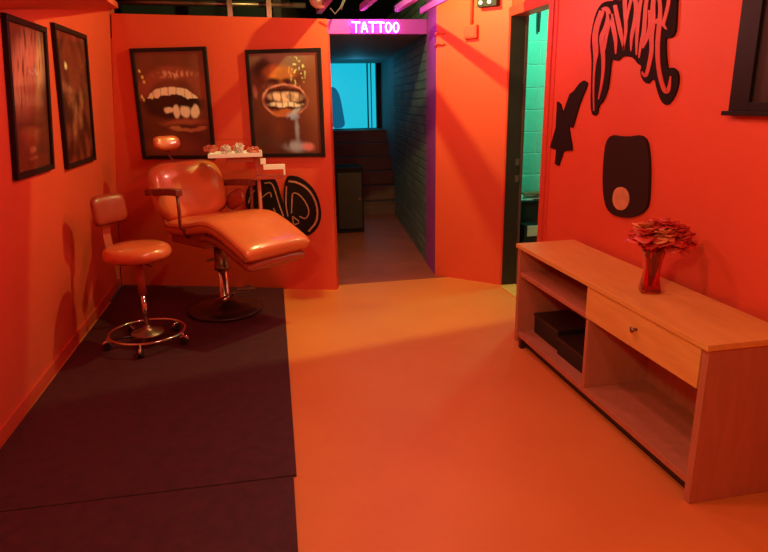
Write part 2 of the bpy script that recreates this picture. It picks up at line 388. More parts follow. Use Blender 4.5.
def paint_smile(u, v):            # grinning mouth, sparkle and smoke
    c = mix((0.055, 0.012, 0.010), (0.17, 0.04, 0.022), nz(u, v, 4))
    c = mix(c, (0.34, 0.20, 0.15), 0.75*ell(u, v, .55, .04, .5, .12, .8))
    c = mix(c, (0.30, 0.09, 0.04), 0.7*ell(u, v, .93, .30, .16, .5, .8))
    c = mix(c, (0.02, 0.006, 0.006), 0.9*ell(u, v, .18, .14, .15, .09, .5))
    c = mix(c, (0.80, 0.26, 0.06), ell(u, v, .43, .205, .21, .08, .55)*(.55+.45*sst(.3, .6, nz(u, v, 7))))
    c = mix(c, (0.05, 0.01, 0.01), ell(u, v, .33, .275, .10, .035, .5))
    c = mix(c, (0.05, 0.01, 0.01), ell(u, v, .53, .27, .08, .028, .5))
    c = mix(c, (0.30, 0.08, 0.05), 0.8*ell(u, v, .50, .325, .28, .03, .6)*sst(.3, .6, nz(u, v, 18)))
    s = sst(.60, .72, nz(u, v, 34))*ell(u, v, .70, .17, .11, .14, .6)
    c = mix(c, (0.90, 0.95, 0.45), s)
    c = mix(c, (0.85, 0.34, 0.26), 0.8*arc_band(u, v, .50, .46, .33, .155, .06)*sst(.2, .6, nz(u, v, 8)))
    c = mix(c, (0.030, 0.006, 0.006), ell(u, v, .50, .46, .29, .13, .15))
    t = ell(u, v, .50, .425, .24, .052, .35)*(.5+.5*sst(.3, .55, nz(u, v, 13)))*(0.4+0.6*sst(.1, .45, abs(math.sin((u-.05)*24))))
    c = mix(c, (1.0, 0.66, 0.48), t)
    t = ell(u, v, .49, .505, .23, .028, .3)*(0.35+0.65*sst(.1, .5, abs(math.sin((u+.02)*34))))
    c = mix(c, (1.0, 0.82, 0.66), t)
    c = mix(c, (0.62, 0.17, 0.05), 0.8*ell(u, v, .46, .585, .17, .035, .4))
    c = mix(c, (0.50, 0.18, 0.14), 0.8*ell(u, v, .05, .37, .035, .06, .5))
    c = mix(c, (0.35, 0.45, 0.75), 0.9*ell(u, v, .60, .62, .09, .035, .6)*sst(.3, .5, nz(u, v, 14)))
    c = mix(c, (0.55, 0.60, 0.75), 0.8*ell(u, v, .64, .57, .08, .022, .5, -.4))
    c = mix(c, (0.35, 0.42, 0.65), 0.75*ell(u, v, .64, .76, .03, .12, .7))
    c = mix(c, (0.42, 0.48, 0.70), 0.85*ell(u, v, .63, .93, .15, .05, .7)*sst(.25, .5, nz(u, v, 9)))
    c = mix(c, (0.75, 0.22, 0.24), 0.9*ell(u, v, .80, .925, .09, .045, .5))
    return c
def paint_streak(u, v):           # pale streaked burst on dark red
    c = mix((0.07, 0.014, 0.010), (0.18, 0.04, 0.022), nz(u, v, 3))
    s = ell(u, v, .48, .30, .48, .22, .6, -.25)*sst(.15, .52, nz(u*3, v*1.1+u*1.4, 7))
    c = mix(c, (0.95, 0.50, 0.30), s)
    c = mix(c, (0.42, 0.10, 0.05), 0.6*ell(u, v, .52, .48, .28, .16, .6))
    c = mix(c, (0.95, 0.80, 0.62), ell(u, v, .62, .30, .15, .018, .5)*sst(.4, .55, nz(u, v, 30)))
    c = mix(c, (0.40, 0.09, 0.045), 0.6*ell(u, v, .42, .78, .22, .09, .7))
    c = mix(c, (0.60, 0.22, 0.12), 0.8*ell(u, v, .48, .86, .08, .025, .5))
    c = mix(c, (0.45, 0.15, 0.09), 0.7*ell(u, v, .48, .92, .12, .01, .5))
    return c
def paint_dark(u, v):             # dim portrait with small highlights
    c = mix((0.06, 0.012, 0.009), (0.24, 0.05, 0.028), sst(.3, .75, nz(u, v, 6)))
    c = mix(c, (0.32, 0.05, 0.028), 0.6*ell(u, v, .55, .22, .32, .16, .8))
    c = mix(c, (0.95, 0.75, 0.45), ell(u, v, .25, .25, .05, .028, .5))
    for a, e_ in ((.35, .48), (.45, .60), (.62, .66), (.70, .50), (.38, .74)):
        c = mix(c, (0.70, 0.26, 0.14), 0.9*ell(u, v, a, e_, .07, .07, .9)*nz(u, v, 20))
    return c
def print_mat(name):
    m = bpy.data.materials.new(name); m.use_nodes = True; nt = m.node_tree; bs = nt.nodes['Principled BSDF']
    a = nt.nodes.new('ShaderNodeVertexColor'); a.layer_name = 'print'
    nt.links.new(a.outputs['Color'], bs.inputs['Base Color']); bs.inputs['Roughness'].default_value = 0.35
    bs.inputs['Coat Weight'].default_value = 0.6; bs.inputs['Coat Roughness'].default_value = 0.08
    M[name] = m
print_mat('poster_print')
def poster(label, fn, s0, s1, z0, z1, paint, flip=1, skew=0.0, lift=0.0):
    """s0..s1 along the wall, z0..z1 up; skew shifts the top along the wall"""
    zm = (z0+z1)/2
    def G(a, b_, d): return fn(a+skew*(b_-zm), b_+lift*(a-(s0+s1)/2), d)
    t = thing('framed_poster', label, 'poster', G((s0+s1)/2, z0, 0.0), None)
    w = 0.028*(1 if s1 > s0 else -1); h = 0.028
    bm = nb()
    prism(bm, [(s0, z0), (s1, z0), (s1, z0+h), (s0, z0+h)], G, 0.001, 0.026); prism(bm, [(s0, z1-h), (s1, z1-h), (s1, z1), (s0, z1)], G, 0.001, 0.026)
    prism(bm, [(s0, z0+h), (s0+w, z0+h), (s0+w, z1-h), (s0, z1-h)], G, 0.001, 0.026); prism(bm, [(s1-w, z0+h), (s1, z0+h), (s1, z1-h), (s1-w, z1-h)], G, 0.001, 0.026)
    obj('frame', bm, 'black_frame', t, bevel=0.003)
    bm = nb(); nx, ny = 110, 150; lay = bm.verts.layers.float_color.new('print')
    vs = []
    for j in range(ny+1):
        row = []
        for i in range(nx+1):
            u, v = i/nx, j/ny
            p = bm.verts.new(G(s0+w+(s1-s0-2*w)*u, z1-h-(z1-z0-2*h)*v, 0.012)); uw = u+0.022*mn.noise(V((u*6, v*8, 0.5)))+0.008*mn.noise(V((u*22, v*26, 2.5))); vw = v+0.020*mn.noise(V((u*6, v*8, 7.5)))+0.008*mn.noise(V((u*22, v*26, 9.5))); p[lay] = (*paint(uw, vw), 1); row.append(p)
        vs.append(row)
    for j in range(ny):
        for i in range(nx): bm.faces.new((vs[j][i], vs[j+1][i], vs[j+1][i+1], vs[j][i+1]))
    obj('print', bm, 'poster_print', t)
    return t
poster('black-framed poster of an open mouth, left of the two on the back wall', BW, 0.362, 0.978, 1.075, 1.918, paint_grill)
poster('black-framed poster of a grinning mouth with a sparkle and blue smoke, nearest the hall', BW, 1.283, 1.866, 1.087, 1.885, paint_smile)
poster('black-framed poster with a pale streaked burst, nearer of the two on the left wall', LW, 3.235, 3.80, 1.165, 1.905, paint_streak, skew=0.0)
poster('dim black-framed poster on the left wall, closer to the back corner', LW, 4.00, 4.68, 1.135, 1.945, paint_dark, skew=-0.15)

# ================================================================== WALL CUT-OUTS
# pair of black teardrop shapes on the back partition
t = thing('wall_cutout', 'pair of black rounded shapes with thin tan outlines behind the reclining chair', 'wall art', BW(1.5, 0.45, 0))
def pxs(pts, f): return [f(*p) for p in pts]
bm = nb(); prism(bm, smooth_poly(pxs([(262,178),(273,176),(278,184),(281,196),(285,207),(289,222),(286,233),(270,230),(254,218),(246,206),(246,194),(250,184),(256,180)], on_back), 2), BW, 0, 0.014); obj('left_shape', bm, 'plaque_black', t)
bm = nb(); prism(bm, smooth_poly(pxs([(286,177),(291,175),(300,177),(310,184),(317,194),(321,207),(321.5,219),(317,229),(309,236),(300,234),(291,226),(285.5,212),(283.5,195)], on_back), 2), BW, 0, 0.015); obj('right_shape', bm, 'plaque_black', t)
bm = nb()
for w, pts in ((0.015, [(289,181),(298,182),(308,188),(315,198),(318.3,210),(317,222),(309,231)]), (0.009, [(292,213),(292.5,200),(293,192),(300,194),(307,203),(310,212),(306.5,219),(300,216)]),
               (0.008, [(293,216),(301,222),(294,225),(293,216)]), (0.009, [(287,186),(286.5,196),(286.5,206),(288.5,216)])):
    ribbon(bm, smooth_line(pxs(pts, on_back), 1), w, BW, 0.014, 0.017)
obj('right_outline', bm, 'line_tan', t)
bm = nb()
for w, pts in ((0.010, [(265,183),(272,182),(275.5,190),(279.5,204),(284,216)]), (0.009, [(261,199),(266,194),(271,191.5),(272,197)]), (0.008, [(274,208),(276,212)]), (0.009, [(249,203),(251,196),(255,190)])):
    ribbon(bm, smooth_line(pxs(pts, on_back), 1), w, BW, 0.013, 0.0165)
obj('left_outline', bm, 'line_tan', t)

# dripping lettering
t = thing('lettering_cutout', 'black wall cutout with dripping red gothic lettering, topmost on the right wall', 'wall art', RW(3.05, 1.43, 0))
outline = [(600.6,6.5),(604.5,2.5),(610,1),(616,1),(617,-8),(628,-14),(645,-17),(662,-18),(677,-17),(679,-2),(678.5,12),(677.5,30),(675.5,36),(671,38.5),(667.5,37.5),(667,46),(667.7,58),(669.3,70),(672,67.5),(675.5,68),(680,73),(680,85),(675.5,98),(668.5,106),(663,102),(658.5,90),(656,78),(652.7,80),(648.5,84.5),(643.5,79),(641.6,71),(643.5,66),(639,63.7),(635.5,58),(628.5,56),(623,56.5),(620,60.5),(616,60.5),(613,58.5),(611.7,65.6),(610.5,80),(608.5,91),(604.5,101),(599.8,106),(598.6,114),(595.5,116),(592.8,113),(591.8,102),(592.8,76),(593,58),(591.5,43),(594,26),(597,14)]
bm = nb(); prism(bm, smooth_poly(pxs(outline, on_right), 1), RW, 0.0005, 0.010); obj('backing', bm, 'plaque_black', t)
k = 0.0058
letters = [
 ('R', [([(604,11),(599,24),(596.5,38),(598,52),(596.5,64),(595.2,84),(595.6,111)], [5,5,5,5,2,1.4,1]), ([(604,10),(609,8),(611.5,15),(608,28),(603,37),(604.5,48),(605.6,62),(604.4,80),(600.5,99)], [3,4,4.5,4,4,4,3,2.4,1])]),
 ('E', [([(613,16),(608.5,34),(606.5,50)], [3,3,1.5]), ([(613,14),(615.5,28),(618,40),(617.6,54)], [3.5,4,3.5,1])]),
 ('V', [([(617,5),(620,20),(623,34),(626,50)], [3.5,4,4,1]), ([(621,0),(621.5,-8),(628,-10)], [3,3,2])]),
 ('E', [([(627,-8),(627,10),(628.5,28),(625.5,50)], [4,3.5,3,1]), ([(635,-6),(631.5,6),(628,24)], [3,2.5,2])]),
 ('N', [([(635,-9),(639,6),(637,22),(633.5,36),(633,51)], [3.5,4,3.5,3,1]), ([(645,-10),(642,6),(640.5,20),(639,36),(638.6,55)], [3,3,3,3,1.2])]),
 ('G', [([(651,-10),(648,4),(647,20),(646,34),(643,44),(641,58)], [3.5,3.5,3.5,4,3,1]), ([(652,10),(653,26),(650,36),(645,48)], [3,4,4,1.5])]),
 ('E', [([(657,-10),(655,6),(655,22),(653.5,36),(654,50),(651.5,64),(648,77),(645,74),(644,71.5)], [3.5,4,5,4,3.6,3.4,3,2,1]), ([(655,23),(662,20),(669,29.5)], [3,5,1]),
        ([(660,-10),(663,6),(662,22),(660,40),(659.8,58),(662,76),(667,92),(671,91),(673,76)], [4,3,4,4,3.6,3.6,4,3.4,1]), ([(672,-10),(671,4),(668,16),(665,26)], [3,3,3,3])]),
]
for ch, strokes in letters:
    bm = nb()
    for j, (pts, ws) in enumerate(strokes):
        P3 = smooth_line([(p_[0], p_[1], w_) for p_, w_ in zip(pts, ws)], 2)
        ribbon(bm, [(p_[0], p_[1]) for p_ in P3], [p_[2]*1.15 for p_ in P3], lambda a, c, d: RW(*on_right(a, c), d), 0.0095, 0.0125+0.0005*j)
    obj('letter', bm, 'letter_red', t)

bm = nb(); star = [(558.3,101.5),(561.5,104),(563.9,113.5),(570.9,93.9),(575,91),(581,83),(585,80.5),(588.5,83),(587.2,88),(580.7,103.7),(573.7,127.6),(569.8,126),(573.5,150),(564.5,151),(559.7,165.5),(556,164),(557.4,149.5),(551.2,147.5),(556.9,127.6)]
prism(bm, smooth_poly(pxs(star, on_right), 0), RW, 0.0005, 0.010)
tag(obj('wall_cutout', bm, 'plaque_black'), 'plain black jagged cutout on the right wall beside the door', 'wall art')
t = thing('wall_plaque', 'dark brown rounded plaque with a tan oval, on the right wall above the flowers', 'wall art', RW(2.98, 0.88, 0))
bm = nb(); prism(bm, smooth_poly(pxs([(609,134),(628,137),(648,134),(652,160),(651.5,188),(650,208),(640,216),(626,218),(610,213),(605,195),(605,165)], on_right), 2), RW, 0, 0.016); obj('board', bm, 'plaque_brown', t, bevel=0.003)
bm = nb(); prism(bm, smooth_poly(pxs([(617,189),(624,186),(631,190),(633,201),(628,210),(620,210),(615,202)], on_right), 2), RW, 0.0155, 0.019); obj('oval', bm, 'tan_paint', t)

# black framed panel cut by the right edge of the picture
t = thing('wall_panel', 'wide black-framed panel on the right wall, cut off by the picture edge', 'panel', RW(1.9, 1.42, 0))
bm = nb(); y1 = 2.285; y0 = 1.45
for (a0, a1, c0, c1) in ((y1-0.105, y1, 1.435, 2.35), (y0, y0+0.08, 1.435, 2.35), (y0+0.08, y1-0.105, 1.435, 1.47), (y0+0.08, y1-0.105, 2.27, 2.35)):
    box(bm, (XR-0.03, a0, c0), (XR-0.001, a1, c1))
obj('frame', bm, 'black_frame', t, bevel=0.003)
bm = nb(); box(bm, (XR-0.048, y0-0.01, 1.418), (XR-0.001, y1+0.016, 1.436)); obj('ledge', bm, 'black_frame', t, bevel=0.002)
bm = nb(); box(bm, (XR-0.014, y0+0.08, 1.47), (XR-0.006, y1-0.105, 2.27)); obj('picture', bm, 'brown_black', t)

# ================================================================== CONSOLE
t = thing('console_table', 'long pale wooden console with one drawer and open shelves against the right wall', 'console', (1.73, 2.61, 0))
cx0, cx1, cy0, cy1, ct = 1.522, 1.890, 1.768, 3.44, 0.652
bm = nb(); box(bm, (cx0-0.012, cy0-0.006, ct-0.024), (cx1, cy1+0.006, ct)); obj('top', bm, 'pale_wood', t, bevel=0.002)
bm = nb(); box(bm, (cx0, cy0, 0.0), (cx1-0.002, cy0+0.034, ct-0.0245)); obj('end_panel', bm, 'shaded_wood', t, bevel=0.002)
bm = nb(); box(bm, (cx0, cy1-0.034, 0.03), (cx1-0.002, cy1, ct-0.0245)); obj('end_panel', bm, 'shaded_wood', t, bevel=0.002)
bm = nb(); box(bm, (cx1-0.012, cy0+0.0345, 0.06), (cx1-0.002, cy1-0.0345, ct-0.025)); obj('back_panel', bm, 'shaded_wood', t)
bm = nb(); box(bm, (cx0+0.006, cy0+0.0345, 0.066), (cx1-0.0125, cy1-0.0345, 0.096)); obj('bottom_shelf', bm, 'shaded_wood', t, bevel=0.002)
bm = nb(); box(bm, (cx0+0.004, 2.585, 0.0965), (cx1-0.0125, 2.610, ct-0.025)); obj('divider', bm, 'shaded_wood', t, bevel=0.002)
bm = nb(); box(bm, (cx0+0.006, 2.6105, 0.455), (cx1-0.0125, cy1-0.0345, 0.48)); obj('shelf', bm, 'shaded_wood', t, bevel=0.002)
bm = nb(); box(bm, (cx0+0.05, cy0+0.0345, 0.0), (cx0+0.066, cy1-0.0345, 0.065)); obj('plinth', bm, 'brown_black', t)
for yy in (cy1-0.09,):
    bm = nb(); box(bm, (cx0+0.005, yy, 0.0), (cx0+0.035, yy+0.03, 0.0655)); obj('foot', bm, 'brown_black', t)
bm = nb(); box(bm, (cx0-0.004, cy0+0.036, 0.466), (cx0+0.003, 2.605, ct-0.028)); box(bm, (cx0+0.0035, cy0+0.05, 0.476), (cx1-0.05, 2.58, 0.49))
box(bm, (cx0+0.0035, cy0+0.05, 0.4905), (cx1-0.05, cy0+0.062, 0.59)); box(bm, (cx0+0.0035, 2.568, 0.4905), (cx1-0.05, 2.58, 0.59))
dr = obj('drawer', bm, 'pale_wood', t, bevel=0.0015)
bm = nb(); tube(bm, [(cx0-0.004, 2.19, 0.555), (cx0-0.018, 2.19, 0.555), (cx0-0.028, 2.19, 0.555)], [0.006, 0.007, 0.014], 16); obj('knob', bm, 'dull_metal', dr, smooth=True)
for i, (x0, x1, y0_, y1_, h, lb) in enumerate(((1.62, 1.85, 3.06, 3.37, 0.105, 'black box at the far end of the console bottom shelf'), (1.60, 1.84, 2.72, 3.02, 0.085, 'lower black box beside the divider on the console bottom shelf'))):
    bt = thing('storage_box', lb, 'box', ((x0+x1)/2, (y0_+y1_)/2, 0.0965))
    bm = nb(); box(bm, (x0, y0_, 0.0965), (x1, y1_, 0.0965+h)); obj('body', bm, 'black_plain', bt, bevel=0.004)
    bm = nb(); box(bm, (x0-0.005, y0_-0.005, 0.0965+h), (x1+0.005, y1_+0.005, 0.0965+h+0.02)); obj('lid', bm, 'brown_black', bt, bevel=0.004)

# ================================================================== VASE AND FLOWERS
vc = V((1.690, 2.375, 0.653))
bm = nb(); prof_o = [(0.039, 0.0), (0.044, 0.004), (0.041, 0.02), (0.033, 0.075), (0.032, 0.11), (0.037, 0.15), (0.046, 0.19), (0.048, 0.20)]
prof_i = [(0.045, 0.199), (0.043, 0.188), (0.034, 0.15), (0.029, 0.11), (0.030, 0.075), (0.037, 0.025), (0.034, 0.016), (0.0, 0.014)]
lathe(bm, vc, prof_o+prof_i, 40, sq=0.35)
tag(obj('flower_vase', bm, 'red_glass', smooth=True), 'flared red glass vase standing on the console', 'vase')
t = thing('artificial_flowers', 'bunch of red and orange artificial flowers in the red glass vase', 'flowers', vc+V((0, 0, 0.02)))
fdir = V((sin(YAW), cos(YAW), 0))
heads = [(-.075, 0, .245, .050, 0), (-.035, .03, .275, .055, 1), (.0, -.03, .235, .060, 0), (.01, .03, .285, .055, 0), (.055, -.03, .25, .060, 0), (.085, .02, .27, .055, 0), (.115, -.01, .235, .050, 0), (.135, .03, .26, .040, 0), (.035, .0, .30, .050, 0), (.02, -.055, .265, .045, 1), (-.055, -.03, .265, .045, 0), (.08, -.05, .215, .045, 0)]
heads = [(*(r0*a_+fdir*b_).to_2d(), z_, r_, p_) for a_, b_, z_, r_, p_ in heads]
for hx, hy, hz, hr, pale in heads:
    bm = nb(); tube(bm, [vc+V((hx*0.05, hy*0.05, 0.022)), vc+V((hx*0.25, hy*0.25, 0.13)), vc+V((hx*0.4, hy*0.4, 0.19)), vc+V((hx, hy, hz-0.01))], 0.0026, 6); st = obj('stem', bm, 'stem_dark', t)
    bm = nb(); c0 = vc+V((hx, hy, hz))
    for ringn, (n_, tilt, sc) in enumerate(((5, -0.25, 1.1), (5, 0.35, 1.0), (4, 0.95, 0.8))):
        for q_ in range(n_):
            a = 2*pi*q_/n_ + ringn*0.5 + random.uniform(-.3, .3); L = hr*sc*random.uniform(.8, 1.35); w = L*0.62
            tl = tilt+random.uniform(-.2, .2)
            rad = V((cos(a), sin(a), 0)); tan = V((-sin(a), cos(a), 0)); upv = V((0, 0, 1))
            rows = []
            for (f, ww, cv) in ((0.05, .25, 0), (0.4, .85, .05), (0.75, 1.0, .0), (1.0, .45, -.12)):
                cc = c0 + rad*(L*f*cos(tl)) + upv*(L*f*sin(tl)+cv*L)
                rows.append([bm.verts.new(cc+tan*(w*ww*s_)+upv*(abs(s_)*0.15*w)+V((0, 0, random.uniform(-.003, .003)))) for s_ in (-1, 0, 1)])
            for A, B in zip(rows, rows[1:]):
                for z_ in range(2): bm.faces.new((A[z_], A[z_+1], B[z_+1], B[z_]))
    fo = obj('flower_head', bm, 'petal_pale' if pale else 'petal', t, smooth=True)
    md = fo.modifiers.new('solid', 'SOLIDIFY'); md.thickness = 0.0015
bm = nb()
for q_ in range(16):
    a = random.uniform(0, 2*pi); z0 = random.uniform(0.12, 0.19); c0 = vc+V((cos(a)*0.012, sin(a)*0.012, z0)); rad = V((cos(a), sin(a), 0.6)).normalized(); tan = V((-sin(a), cos(a), 0))
    p = [c0, c0+rad*0.02+tan*0.010, c0+rad*0.036, c0+rad*0.02-tan*0.010]; bm.faces.new([bm.verts.new(x) for x in p])
obj('foliage', bm, 'stem_dark', t)

# ================================================================== WHEELED STOOL
sc_ = V((-0.765, 3.985, 0.014))
t = thing('wheeled_stool', 'low orange vinyl wheeled stool with small backrest and chrome foot ring, by left wall', 'stool', sc_)
bm = nb(); N_ = 48
tube(bm, [sc_+V((cos(2*pi*i/N_)*0.232, sin(2*pi*i/N_)*0.232, 0.080)) for i in range(N_)], 0.009, 10, closed=True); obj('foot_ring', bm, 'chrome', t, smooth=True)
bm = nb(); lathe(bm, sc_, [(0.0, 0.062), (0.09, 0.062), (0.105, 0.068), (0.10, 0.078), (0.045, 0.088), (0.024, 0.11), (0.022, 0.12), (0, 0.12)], 32); obj('hub', bm, 'dull_metal', t, smooth=True)
for i in range(5):
    a = radians(-100+72*i+8); d = V((cos(a), sin(a), 0))
    bm = nb(); tube(bm, [sc_+d*0.07+V((0, 0, 0.064)), sc_+d*0.230+V((0, 0, 0.064))], 0.007, 8); obj('spoke', bm, 'dark_metal', t, smooth=True)
    bm = nb(); tube(bm, [sc_+d*0.24+V((0, 0, 0.078)), sc_+d*0.24+V((0, 0, 0.050))], 0.007, 8)
    hood = [sc_+d*0.245+V((0, 0, 0.03)) + (d*cos(q_)+V((0, 0, sin(q_))))*0.027 for q_ in [radians(x) for x in (0, 45, 90, 135, 180)]]
    tube(bm, hood, 0.010, 8); ca = obj('caster', bm, 'chrome', t, smooth=True)
    tn = V((-d.y, d.x, 0))
    bm = nb()
    for sg in (-1, 1):
        cc = sc_+d*0.245+V((0, 0, 0.024)); tube(bm, [cc+tn*sg*0.004, cc+tn*sg*0.016], 0.024, 20)
    obj('wheel', bm, 'black_plain', ca, bevel=0.002)
bm = nb(); tube(bm, [sc_+V((0, 0, 0.11)), sc_+V((0, 0, 0.34))], 0.015, 20); obj('piston', bm, 'chrome', t, smooth=True)
bm = nb(); tube(bm, [sc_+V((0, 0, 0.33)), sc_+V((0, 0, 0.55))], 0.024, 20); obj('column', bm, 'painted_steel', t, smooth=True)
bm = nb(); box(bm, sc_+V((-0.11, -0.05, 0.54)), sc_+V((0.10, 0.05, 0.5615))); tube(bm, [sc_+V((0.03, -0.04, 0.546)), sc_+V((0.10, -0.13, 0.535))], 0.006, 8); obj('seat_plate', bm, 'maroon_plastic', t)
bm = nb(); lathe(bm, sc_, [(0, 0.562), (0.17, 0.562), (0.19, 0.572), (0.202, 0.592), (0.202, 0.612), (0.19, 0.635), (0.165, 0.648), (0.09, 0.655), (0, 0.657)], 48); obj('seat', bm, 'vinyl', t, smooth=True)
bd = V((-0.78, 0.55, 0)).normalized(); bt = V((-bd.y, bd.x, 0))
bm = nb()
pts = [sc_+bd*0.07+V((0, 0, 0.553)), sc_+bd*0.18+V((0, 0, 0.551)), sc_+bd*0.235+V((0, 0, 0.60)), sc_+bd*0.245+V((0, 0, 0.70)), sc_+bd*0.225+V((0, 0, 0.83))]
for (A, B) in zip(pts, pts[1:]):
    o4 = []
    dd = (B-A).normalized(); nn = dd.cross(bt).normalized()
    A = A-dd*0.004; B = B+dd*0.004
    vv = [bm.verts.new(p+bt*s1*0.030+nn*s2*0.006) for p in (A, B) for s1, s2 in ((-1, -1), (1, -1), (1, 1), (-1, 1))]
    for f in ((0,1,2,3),(7,6,5,4),(0,4,5,1),(1,5,6,2),(2,6,7,3),(3,7,4,0)): bm.faces.new([vv[i] for i in f])
obj('back_support', bm, 'painted_steel', t)
bm = nb(); bc = sc_+bd*0.205+V((0, 0, 0.862))
tl = V((-bd.x*-0.08, -bd.y*-0.08, 1)).normalized()
def pillow(bm, c, ax, ay, an, w, h, th, n=12, curve=0.0, p=5.0):
    """padded rounded panel: ax/ay in-plane axes, an normal"""
    rows = {}
    for side in (1, -1):
        for j in range(n+1):
            for i in range(n+1):
                u, v = -1+2*i/n, -1+2*j/n
                # squircle mapping
                m_ = max(abs(u), abs(v)); 
                if m_ > 0:
                    l = (abs(u/m_)**p+abs(v/m_)**p)**(1/p); uu, vv_ = u/l, v/l
                else: uu, vv_ = 0, 0
                edge = m_
                hgt = th*0.5*(1-edge**4)**0.5
                q_ = c+ax*(uu*w/2)+ay*(vv_*h/2)+an*(side*hgt+curve*(uu*uu))
                if edge >= 0.999 and (0, i, j) in rows: rows[(side, i, j)] = rows[(0, i, j)]
                else:
                    vx = bm.verts.new(q_); rows[(side, i, j)] = vx
                    if edge >= 0.999: rows[(0, i, j)] = vx
        for j in range(n):
            for i in range(n):
                bm.faces.new([rows[(side, i, j)], rows[(side, i+1, j)], rows[(side, i+1, j+1)], rows[(side, i, j+1)]])
pillow(bm, bc, bt, tl, bd*-1, 0.27, 0.19, 0.06, 12, 0.02)
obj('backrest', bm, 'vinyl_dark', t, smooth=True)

# ================================================================== RECLINING CHAIR
cb = V((-0.30, 4.54, 0.014)); ca_ = radians(-51)
FW = V((cos(ca_), sin(ca_), 0)); WD = V((-FW.y, FW.x, 0))
def CH(f, w, z): return V((cb.x, cb.y, 0)) + FW*f + WD*w + V((0, 0, z))
t = thing('reclining_chair', 'orange vinyl reclining chair with leg rest and a white instrument tray', 'chair', cb)
bm = nb(); lathe(bm, cb, [(0, 0), (0.27, 0), (0.275, 0.012), (0.262, 0.024), (0.18, 0.038), (0.09, 0.05), (0.07, 0.075), (0, 0.075)], 56); obj('base', bm, 'dark_metal', t, smooth=True)
bm = nb(); lathe(bm, cb, [(0, 0.07), (0.045, 0.07), (0.045, 0.10), (0.036, 0.11), (0.036, 0.36), (0, 0.36)], 32); obj('piston', bm, 'chrome', t, smooth=True)
bm = nb(); lathe(bm, cb, [(0, 0.32), (0.058, 0.32), (0.058, 0.345), (0.050, 0.35), (0.050, 0.48), (0.085, 0.53), (0.085, 0.55), (0, 0.55)], 32); obj('column', bm, 'dull_metal', t, smooth=True)
bm = nb()
tube(bm, [cb+V((0.02, -0.04, 0.09)), cb+V((0.08, -0.05, 0.15)), cb+V((0.16, -0.05, 0.19)), cb+V((0.20, -0.05, 0.195))], 0.009, 8)
tube(bm, [cb+V((-0.03, -0.04, 0.10)), cb+V((0.03, -0.07, 0.14)), cb+V((0.14, -0.07, 0.155)), cb+V((0.20, -0.06, 0.16))], 0.008, 8)
box(bm, cb+V((0.10, -0.075, 0.165)), cb+V((0.225, -0.035, 0.178)))
obj('foot_lever', bm, 'dull_metal', t, smooth=False, bevel=0.002)
bm = nb(); tube(bm, [cb+V((-0.03, -0.035, 0.41)), cb+V((-0.10, -0.06, 0.40))], 0.007, 8); obj('tilt_lever', bm, 'dull_metal', t)
# seat box
bm = nb(); W2 = 0.235
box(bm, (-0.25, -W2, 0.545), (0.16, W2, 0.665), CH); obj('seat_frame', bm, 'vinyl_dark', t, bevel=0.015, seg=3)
# one long padded seat and leg rest
def padded(bm, prof, w, th, nx=22, edge=0.12, wf=None):
    """prof: list of (f,z) centre line of the TOP; swept across width with rounded sides"""
    prof = smooth_line(prof, 2); n = len(prof); rings = []
    for i, (f, z) in enumerate(prof):
        a = V(prof[max(i-1, 0)]); b_ = V(prof[min(i+1, n-1)]); d = (b_-a).normalized(); nr = V((-d.y, d.x))
        tt = i/(n-1); end = 1.0
        for e0 in (tt, 1-tt): end = min(end, (1-(1-min(e0/edge, 1))**2.4)**0.5 if e0 < edge else 1)
        hw = w/2*(0.90+0.10*end)*(wf(tt) if wf else 1); th_ = th*max(end, 0.12); ring = []
        for k_ in range(nx):
            ang = 2*pi*k_/nx; cu, su = cos(ang), sin(ang); e_ = 0.42
            x = math.copysign(abs(cu)**e_, cu)*hw; y = math.copysign(abs(su)**e_, su)*th_/2 - th/2
            crown = 0.010*(1-(x/hw)**2) if su > 0 else 0
            q_ = V((f, z))+nr*(y+crown); ring.append(bm.verts.new(CH(q_.x, x, q_.y)))
        rings.append(ring)
    for A, B in zip(rings, rings[1:]):
        for k_ in range(nx): bm.faces.new((A[k_], A[(k_+1) % nx], B[(k_+1) % nx], B[k_]))
    bm.faces.new(rings[0][::-1]); bm.faces.new(rings[-1])
bm = nb(); padded(bm, [(-0.27, 0.71), (-0.12, 0.712), (0.05, 0.735), (0.18, 0.765), (0.29, 0.768), (0.40, 0.735), (0.54, 0.672), (0.68, 0.60)], 0.56, 0.11, 28)
obj('seat_cushion', bm, 'vinyl', t, smooth=True)
bm = nb(); padded(bm, [(0.10, 0.645), (0.24, 0.655), (0.38, 0.615), (0.53, 0.55), (0.645, 0.50)], 0.50, 0.06, 28)
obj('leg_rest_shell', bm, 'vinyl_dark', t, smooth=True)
bm = nb()
for s_ in (-1, 1):
    pl = smooth_line([(-0.25, 0.695), (-0.12, 0.697), (0.05, 0.72), (0.18, 0.75), (0.29, 0.753), (0.40, 0.72), (0.54, 0.657), (0.66, 0.59)], 1)
    tube(bm, [CH(f, s_*0.279, z-0.026) for f, z in pl], 0.0045, 6)
obj('piping', bm, 'vinyl_dark', t, smooth=True)
